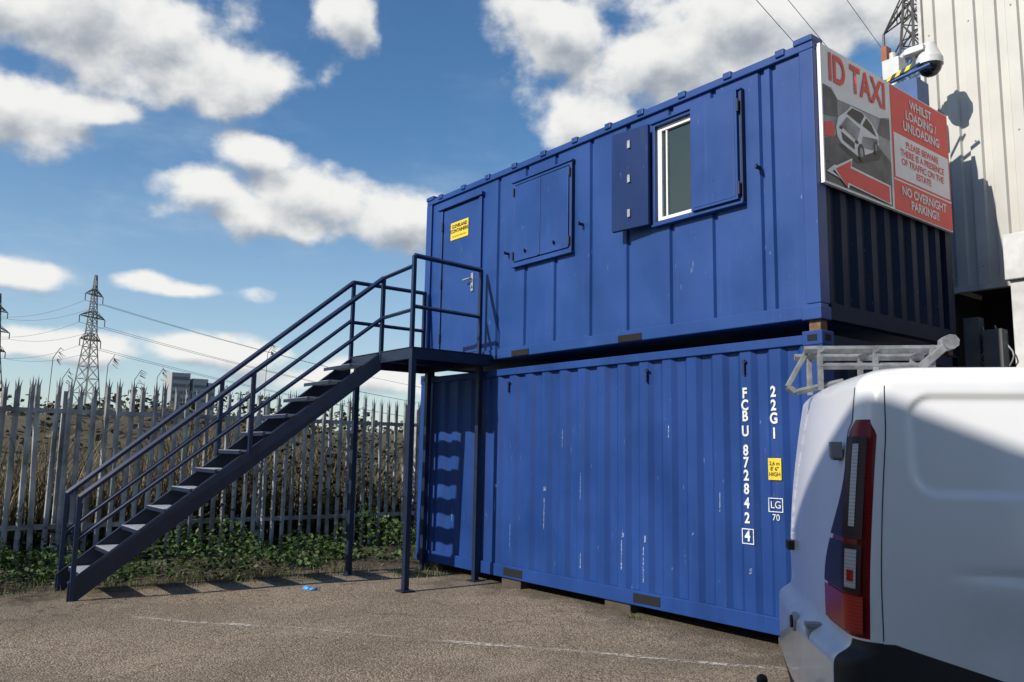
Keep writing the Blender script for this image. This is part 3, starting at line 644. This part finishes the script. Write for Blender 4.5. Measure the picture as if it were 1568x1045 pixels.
# ---------------------------------------------------------------- clad warehouse (right)
CL=simple('cream_cladding',(.50,.485,.44),.5,0,.14,1.2)
wh=empty('warehouse'); m=MB(); YW=3.22; bx0=-.50; bx1=14; zb=3.30; zt=12
x=bx0; prof=[(x,0)]
while x<bx1: 
    prof+=[(x+.11,0),(x+.125,1),(x+.20,1),(x+.215,0)]; x+=.215
vs=[]
for x,c in prof: vs+=[(x,YW+.035*c,zb),(x,YW+.035*c,zt)]
m.add(vs,[(2*i,2*i+2,2*i+3,2*i+1) for i in range(len(prof)-1)])
m.box((bx0,YW+.04,zb),(bx0+.1,13,zt)); m.box((bx0,YW+.04,zt-.1),(bx1,13,zt)); m.box((bx1-.1,YW+.04,GZ),(bx1,13,zt))
m.make('cladding',[CL],wh)
m=MB(); m.box((bx0-.02,YW-.05,zb-.06),(bx1,YW+.03,zb-.002)); m.box((bx0-.04,YW-.05,zb),(bx0-.001,YW+.06,zt)); m.make('flashing',[simple('flashing_grey',(.5,.49,.46),.5)],wh)
m=MB()
for x in np.arange(bx0+.055,bx1,.43):
    for z in (3.5,4.9,6.3,7.7): m.tube((x,YW-.008,z),(x,YW+.002,z),.010,0,8)
m.make('cladding_screws',[simple('screw_cap',(.35,.34,.31),.5)],wh)
m=MB(); m.box((bx0,YW+.9,GZ),(bx1-.1,YW+1.0,zb+.3)); m.box((bx0,YW+.04,zb+.05),(bx1-.1,YW+.9,zb+.1)); m.box((bx0,YW+.04,GZ),(bx0+.08,YW+.9,zb)); m.make('loading_bay',[simple('dark_bay',(.02,.02,.022),.8)],wh)
m=MB(); m.box((.33,2.95,GZ),(.47,3.08,3.25)); m.box((.30,2.9,3.25),(.63,3.12,3.72)); m.make('door_post',[simple('post_white',(.62,.62,.61),.45,0,.2,5)],wh,.01)
m=MB(); m.box((.471,2.96,GZ),(.50,3.07,3.24)); m.make('blue_strip',[simple('bright_blue',(.02,.10,.42),.5)],wh)
m=MB()
for i in range(6):
    a=Vector((-.05+.07*i,2.9,2.35+.05*math.sin(i*2))); pts=[a+Vector((.05*math.sin(k*.9+i),.03*math.cos(k),.05*k)) for k in range(9)]; m.path(pts,.008,0,5)
m.make('cables',[simple('grey_cable',(.30,.30,.30),.5)],wh)
m=MB(); m.box((-.10,2.85,GZ),(.05,2.98,2.9)); m.box((.10,2.8,GZ),(.28,2.95,2.75)); m.make('bay_posts',[simple('grey_post',(.10,.10,.10),.7)],wh)
# unseen building, added behind the viewer to cast shade on the van
wb=empty('shadow_caster_building'); m=MB(); m.box((-.3,-18,GZ),(16,-10.2,6.5)); m.make('walls',[simple('brown_brick',(.22,.13,.09),.9,0,.3,14)],wb)
m=MB(); m.box((-.45,-18.2,6.5),(16.2,-10.0,6.62)); m.make('roof',[simple('roof_grey',(.2,.2,.2),.7)],wb)
m=MB()
for x in(1,6.5,11.5): m.box((x,-10.199,GZ),(x+3.2,-10.12,3.6)); m.box((x,-10.199,4.4),(x+3.2,-10.15,5.4))
m.make('doors_and_windows',[simple('shutter_grey',(.25,.27,.30),.5)],wb)
# ---------------------------------------------------------------- CCTV
cc=empty('cctv_camera')
m=MB(); m.tube((-.46,2.36,Z2),(-.46,2.36,5.80),.035); m.box((-.55,2.30,5.50),(-.37,2.46,5.72)); 
m.path([(-.46,2.45,5.62),(-.44,2.52,5.80),(-.38,2.58,5.88),(-.28,2.62,5.89),(-.21,2.64,5.85)],.03,0,10)
m.box((-.40,2.50,5.80),(-.20,2.60,5.86))
m.tube((-.20,2.64,5.90),(-.20,2.64,5.72),.06,0,16,.13); m.tube((-.20,2.64,5.72),(-.20,2.64,5.65),.135,0,20,.135); m.make('bracket_and_housing',[simple('cctv_white',(.62,.62,.60),.4,0,.15)],cc)
m=MB(); m.sphere((-.20,2.64,5.65),.122,0,20,8,-1,0); m.make('dome',[simple('smoked_dome',(.01,.01,.012),.08)],cc)
m=MB(); m.box((-.57,2.33,5.72),(-.51,2.44,5.90)); m.make('junction_box',[simple('orange_rust',(.30,.10,.05),.7)],cc)
eq=empty('roof_equipment')
m=MB(); m.box((-.62,2.10,Z2),(-.10,2.36,5.32)); m.box((-.70,2.12,5.10),(-.64,2.3,5.45)); m.tube((-.60,2.1,5.33),(-.05,2.3,5.50),.02); m.tube((-.50,2.1,5.33),(-.20,2.4,5.60),.015); m.make('blue_cabinet',[simple('cabinet_blue',(.02,.09,.26),.5)],eq,.01)
m=MB()
for i in range(5): m.hexa([(-.42+.05*i,2.086,5.36+.012*i),(-.42+.05*(i+1)-.001,2.086,5.372+.012*i),(-.42+.05*(i+1)-.001,2.11,5.372+.012*i),(-.42+.05*i,2.11,5.36+.012*i),(-.39+.05*i,2.086,5.41+.012*i),(-.39+.05*(i+1)-.001,2.086,5.422+.012*i),(-.39+.05*(i+1)-.001,2.11,5.422+.012*i),(-.39+.05*i,2.11,5.41+.012*i)],i%2)
m.make('hazard_bar',[YEL,DARKT],eq)
# ---------------------------------------------------------------- van
van=empty('cargo_van'); VW=1.83; VL=4.4; RC=.12
def inw(z): return .03*max(0,(.45-z)/.3)**1.5+ (.075*((z-1.0)/.80)**1.8 if z>1.0 else 0)
def xrear(z):
    b_= -.075*(1/(1+math.exp((z-.78)/.012))); 
    return b_+(.075*((z-1.0)/.8)**1.6 if z>1.0 else 0)+ (.06*max(0,(.45-z)/.25))
def xfront(z):
    if z<.95: return 4.4-.05*max(0,(.5-z)/.3)
    if z<1.12: return 4.4-(z-.95)/.17*.95
    return 3.45-(z-1.12)/.7*.75
rows_=[]
zl=list(np.linspace(.24,.70,16))+list(np.linspace(.715,.86,22))+list(np.linspace(.88,1.84,76))
for z in zl: rows_.append((z,inw(z),xrear(z),xfront(z)))
i0,r0,f0=inw(1.84),xrear(1.84),xfront(1.84)
for k in range(1,13):
    t=k/12*math.pi/2; rows_.append((1.84+.085*math.sin(t),i0+.10*(1-math.cos(t))+.012*math.sin(t),r0+.12*(1-math.cos(t))+.02*math.sin(t),f0-.2*(1-math.cos(t))))
def sdrr(x,z,x0,x1,z0,z1,r):
    qx=abs(x-(x0+x1)/2)-(x1-x0)/2+r; qz=abs(z-(z0+z1)/2)-(z1-z0)/2+r
    return math.hypot(max(qx,0),max(qz,0))+min(max(qx,qz),0)-r
def sst(a,b_,x): t=min(1,max(0,(x-a)/(b_-a))); return t*t*(3-2*t)
def side_d(x,z):
    d=0
    s=sdrr(x,z,.25,2.0,1.40,1.80,.10); d+=.018*(1-sst(-.020,.010,s))
    d+=.009*math.exp(-((z-1.10)/.02)**2)*sst(.3,.6,x)
    d+=.022*sst(1.05,.80,z)*sst(.2,.5,x)
    return d
def ring(z,iw,xr,xf):
    rc=RC; pts=[]; tags=[]
    xsd=list(np.linspace(xf-.3,1.2,22))+list(np.linspace(1.18,xr+rc,80))
    for x in xsd: pts.append((x,iw+(side_d(x,z)))); tags.append(0)
    dd=side_d(xr+rc,z)
    for k in range(1,17):
        t=k/16*math.pi/2; pts.append((xr+rc-rc*math.sin(t),iw+rc-rc*math.cos(t)+dd*(1-k/16))); tags.append(1)
    for k in range(1,31):
        yy=iw+rc+(VW-2*iw-2*rc)*k/30; bul=-.03*math.sin(math.pi*k/30); pts.append((xr+bul,yy)); tags.append(2)
    for k in range(1,13):
        t=k/12*math.pi/2; pts.append((xr+rc-rc*math.cos(t),VW-iw-rc+rc*math.sin(t))); tags.append(3)
    for x in list(np.linspace(xr+rc,xf-.3,24))[1:]: pts.append((x,VW-iw)); tags.append(4)
    for k in range(1,9):
        t=k/8*math.pi/2; pts.append((xf-.3+.3*math.sin(t),VW-iw-.3+.3*math.cos(t))); tags.append(5)
    for k in range(1,13): pts.append((xf+.05*math.sin(math.pi*k/12),VW-iw-.3-(VW-2*iw-.6)*k/12)); tags.append(6)
    for k in range(1,8):
        t=k/8*math.pi/2; pts.append((xf-.3+.3*math.cos(t),iw+.3-.3*math.sin(t))); tags.append(7)
    return pts,tags
OX=Vector((1.811,-2.892,GZ)); vx=Vector((.759,.651,0)).normalized(); vy=Vector((-vx.y,vx.x,0))
def vw(x,y,z): return OX+vx*x+vy*y+Vector((0,0,z))
def mk_van():
    m,nt,b,co=base('white_van_paint')
    f=mapr(nt,noise(nt,co,1.5,4),.3,.7); col=mixc(nt,f,(.76,.77,.785),(.82,.82,.82))
    sb=nt.nodes.new('ShaderNodeVectorMath'); sb.operation='SUBTRACT'; nt.links.new(co,sb.inputs[0]); sb.inputs[1].default_value=OX
    def dp(v):
        n=nt.nodes.new('ShaderNodeVectorMath'); n.operation='DOT_PRODUCT'; nt.links.new(sb.outputs[0],n.inputs[0]); n.inputs[1].default_value=v; return n.outputs['Value']
    xl,yl,zl_=dp(vx),dp(vy),dp((0,0,1))
    dirt=mth(nt,'MULTIPLY',mapr(nt,zl_,1.1,.4,.03,.35),mapr(nt,noise(nt,co,7,6,.65),.35,.7))
    col=mixc(nt,dirt,col,(.40,.37,.33))
    # unpainted lower trim along the side, edge falls towards the wheel arch
    edge=mth(nt,'SUBTRACT',.83,mth(nt,'MULTIPLY',mth(nt,'MAXIMUM',mth(nt,'SUBTRACT',xl,.15),0),.30))
    edge=mth(nt,'MAXIMUM',edge,.42)
    mk=mth(nt,'MULTIPLY',mapr(nt,mth(nt,'SUBTRACT',edge,zl_),-.002,.002),mapr(nt,yl,.075,.08,1,0))
    col=mixc(nt,mk,col,(.012,.012,.013)); nt.links.new(col,b.inputs['Base Color'])
    nt.links.new(mapr(nt,mk,0,1,.24,.6),b.inputs['Roughness'])
    nt.links.new(mapr(nt,mk,0,1,.5,0),b.inputs['Coat Weight']); b.inputs['Coat Roughness'].default_value=.05
    bump(nt,b,noise(nt,co,1.2,2),.04,.05); return m
VP=mk_van(); BP=simple('black_plastic',(.012,.012,.013),.6,0,.2,20)
m=MB(); rings=[]; 
for (z,iw,xr,xf) in rows_:
    pts,tags=ring(z,iw,xr,xf); rings.append([(x,y,z) for x,y in pts])
n=len(rings[0]); V=[vw(*q) for r_ in rings for q in r_]; fsW=[];fsB=[];fsG=[]
for j in range(len(rings)-1):
    for i in range(n):
        i2=(i+1)%n; q=rings[j][i]; q2=rings[j+1][i2]; xm=(q[0]+q2[0])/2; zm=(q[2]+q2[2])/2; tg=tags[i]; f_=(j*n+i,j*n+i2,(j+1)*n+i2,(j+1)*n+i)
        arch=min(math.hypot(xm-.95,zm-.32),math.hypot(xm-3.6,zm-.32))<.37 and tg in(0,4)
        if arch: continue
        black=(zm<.30) or (tg==1 and zm<.83 and i<100+13) or (tg==2 and zm<.42)
        glassy=(zm>1.13 and zm<1.74) and ((tg in(5,6,7)) or (tg in(0,4) and 2.15<xm<xfront(zm)-.12))
        (fsB if black else fsG if glassy else fsW).append(f_)
me=MB(); me.v=[tuple(v) for v in V]
for fs_,mi in((fsW,0),(fsB,1),(fsG,2)):
    for f_ in fs_: me.f.append(f_); me.m.append(mi); me.sm.append(True)
b0=(len(rings)-1)*n; me.f.append(tuple(range(b0,b0+n))); me.m.append(0); me.sm.append(False)
me.f.append(tuple(range(0,n))[::-1]); me.m.append(1); me.sm.append(False)
me.make('body',[VP,BP,glass],van)
def surf(q,z,off=0):
    iw=inw(z); xr=xrear(z) if z>.80 else xrear(.80); rc=RC
    if q<0: x=xr+rc-q; y=iw+side_d(x,z); nx_,ny_=0,-1
    elif q<rc*math.pi/2:
        t=q/rc; x=xr+rc-rc*math.sin(t); y=iw+rc-rc*math.cos(t)+side_d(xr+rc,z)*(1-t/(math.pi/2)); nx_,ny_=-math.sin(t),-math.cos(t)
    else:
        yy=(q-rc*math.pi/2); x=xr-.03*math.sin(math.pi*min(1,yy/(VW-2*iw-2*rc))); y=iw+rc+yy; nx_,ny_=-1,0
    return vw(x+nx_*off,y+ny_*off,z)
def patch(name,ql,qr,z0,z1,mat,off,nz=28,nq=14):
    mm=MB(); vs=[]
    for j in range(nz+1):
        z=z0+(z1-z0)*j/nz; a=ql(z);b_=qr(z)
        for i in range(nq+1):
            s=i/nq; q=a+(b_-a)*s; o_=off*min(1,6*min(s,1-s)+.0,8*min(j,nz-j)/nz) if .004<off<.019 else off
            vs.append(surf(q,z,o_))
    mm.add(vs,[(j*(nq+1)+i,j*(nq+1)+i+1,(j+1)*(nq+1)+i+1,(j+1)*(nq+1)+i) for j in range(nz) for i in range(nq)],0,True); return mm.make(name,[mat],van)
def lampmat(name,c,rough=.2,k=.5,spec=.35):
    m,nt,b,co=base(name); wv=nt.nodes.new('ShaderNodeTexWave'); wv.inputs['Scale'].default_value=22; wv.bands_direction='Z'; nt.links.new(co,wv.inputs[0])
    nt.links.new(mixc(nt,mapr(nt,wv.outputs['Fac'],0,1,0,k),c,tuple(x*.45 for x in c)),b.inputs['Base Color']); b.inputs['Roughness'].default_value=rough; b.inputs['Specular IOR Level'].default_value=spec; return m
LR=lampmat('lamp_red',(.45,.012,.014)); LRD=lampmat('lamp_dark_red',(.20,.008,.010),.22,.3,.25); LC=lampmat('lamp_clear',(.50,.47,.48)); LD=lampmat('lamp_smoked',(.03,.012,.014),.3,.4,.2)
z0,z1=.84,1.70
def ql(z):
    t=(z-z0)/(z1-z0); return .045+.015*(1-t)**2+.03*sst(.92,1.0,t)
def qr(z):
    t=(z-z0)/(z1-z0); return .50-.30*sst(.20,.78,t)-.05*sst(.94,1.0,t)
patch('tail_lamp',ql,qr,z0,z1,LRD,.016,40,30)
def qa(o): return lambda z: ql(z)+o
patch('lamp_smoked_panel',qa(.028),lambda z: qr(z)-.02,1.22,1.63,LD,.0195,24,10)
patch('lamp_strip',qa(.058),qa(.085),1.27,1.60,LC,.0215,24,6)
patch('lamp_lower_red',qa(.02),lambda z: qr(z)-.03,.86,1.00,LR,.0195,10,16)
patch('lamp_lower_smoked',qa(.028),lambda z: qr(z)-.03,1.01,1.20,LD,.0195,10,16)
patch('lamp_indicator',qa(.045),qa(.10),1.03,1.18,LC,.0215,10,8)
patch('lamp_cell',qa(.055),qa(.085),1.055,1.10,LR,.023,6,6)
patch('panel_seam',lambda z:.010+.02*sst(1.6,1.9,z),lambda z:.014+.02*sst(1.6,1.9,z),.84,1.84,BP,.0012,40,2)
patch('door_seam',lambda z:qr(max(z,1.3))+.03,lambda z:qr(max(z,1.3))+.042,1.30,1.84,BP,.0012,50,2)
m=MB()
def vbox(a,b_,mi=0):
    x0,y0,z0=a;x1,y1,z1=b_
    m.hexa([vw(x0,y0,z0),vw(x1,y0,z0),vw(x1,y1,z0),vw(x0,y1,z0),vw(x0,y0,z1),vw(x1,y0,z1),vw(x1,y1,z1),vw(x0,y1,z1)],mi)
vbox((-.095,.50,.70),(-.03,.58,.78)); vbox((-.105,.50,.78),(-.0,.56,.80)); vbox((-.005,.27,1.53),(.07,.33,1.58)); vbox((-.020,.24,1.54),(.03,.28,1.61)); vbox((-.05,1.45,1.02),(.01,1.55,1.07),1)
m.make('hinges',[simple('hinge_grey',(.30,.31,.33),.5),BP],van,.004)
m=MB(); m.tube(vw(-.115,.86,.74),vw(-.09,.86,.74),.045,1,20); m.tube(vw(-.125,.86,.74),vw(-.115,.86,.74),.03,0,20)
m.make('parking_reflector',[BP,STEEL],van)
m=MB(); m.tube(vw(-.05,.915,.36),vw(-.26,.915,.36),.022,0,10); m.tube(vw(-.26,.915,.34),vw(-.26,.915,.42),.016,0,10); m.sphere(vw(-.26,.915,.44),.028,0,14,10)
m.make('tow_ball',[BP],van)
m=MB()
for (x,y) in((.95,.12),(.95,VW-.12),(3.6,.12),(3.6,VW-.12)):
    s=-1 if y<1 else 1
    prof=[(.0,.20),(.02,.30),(.05,.32),(.17,.32),(.20,.30),(.21,.2)]
    nseg=40; vs=[]
    for (o_,r_) in prof:
        for k in range(nseg): t=2*math.pi*k/nseg; vs.append(vw(x+r_*math.cos(t),y+s*(.10-o_),.32+r_*math.sin(t)))
    m.add(vs,[(a*nseg+k,a*nseg+(k+1)%nseg,(a+1)*nseg+(k+1)%nseg,(a+1)*nseg+k) for a in range(len(prof)-1) for k in range(nseg)],0,True)
    m.tube(vw(x,y+s*.07,.32),vw(x,y+s*.08,.32),.2,1,24)
m.make('wheels',[BP,STEEL],van)
m=MB()
zr=2.12
for y in(1.12,1.48): m.sq(vw(.02,y,zr),vw(.72,y,zr),.032)
m.sq(vw(.10,1.12,zr-.09),vw(.66,1.12,zr-.09),.028)
for x in(.10,.38,.66): m.sq(vw(x,1.10,zr),vw(x,1.50,zr),.03); m.sq(vw(x,1.12,1.90),vw(x,1.12,zr),.028); m.sq(vw(x,1.48,1.90),vw(x,1.48,zr),.028)
m.sq(vw(.04,1.14,zr),vw(-.07,1.14,zr-.20),.026); m.sq(vw(-.07,1.14,zr-.20),vw(-.03,1.14,zr-.23),.03); m.sq(vw(-.03,1.14,zr-.23),vw(.22,1.14,zr-.17),.026); m.sq(vw(.60,1.12,zr-.10),vw(.76,1.08,zr+.05),.04)
m.tube(vw(.74,1.05,zr+.03),vw(.74,1.16,zr+.03),.040,0,8)
m.make('ladder_clamp',[RACK],van,.003)
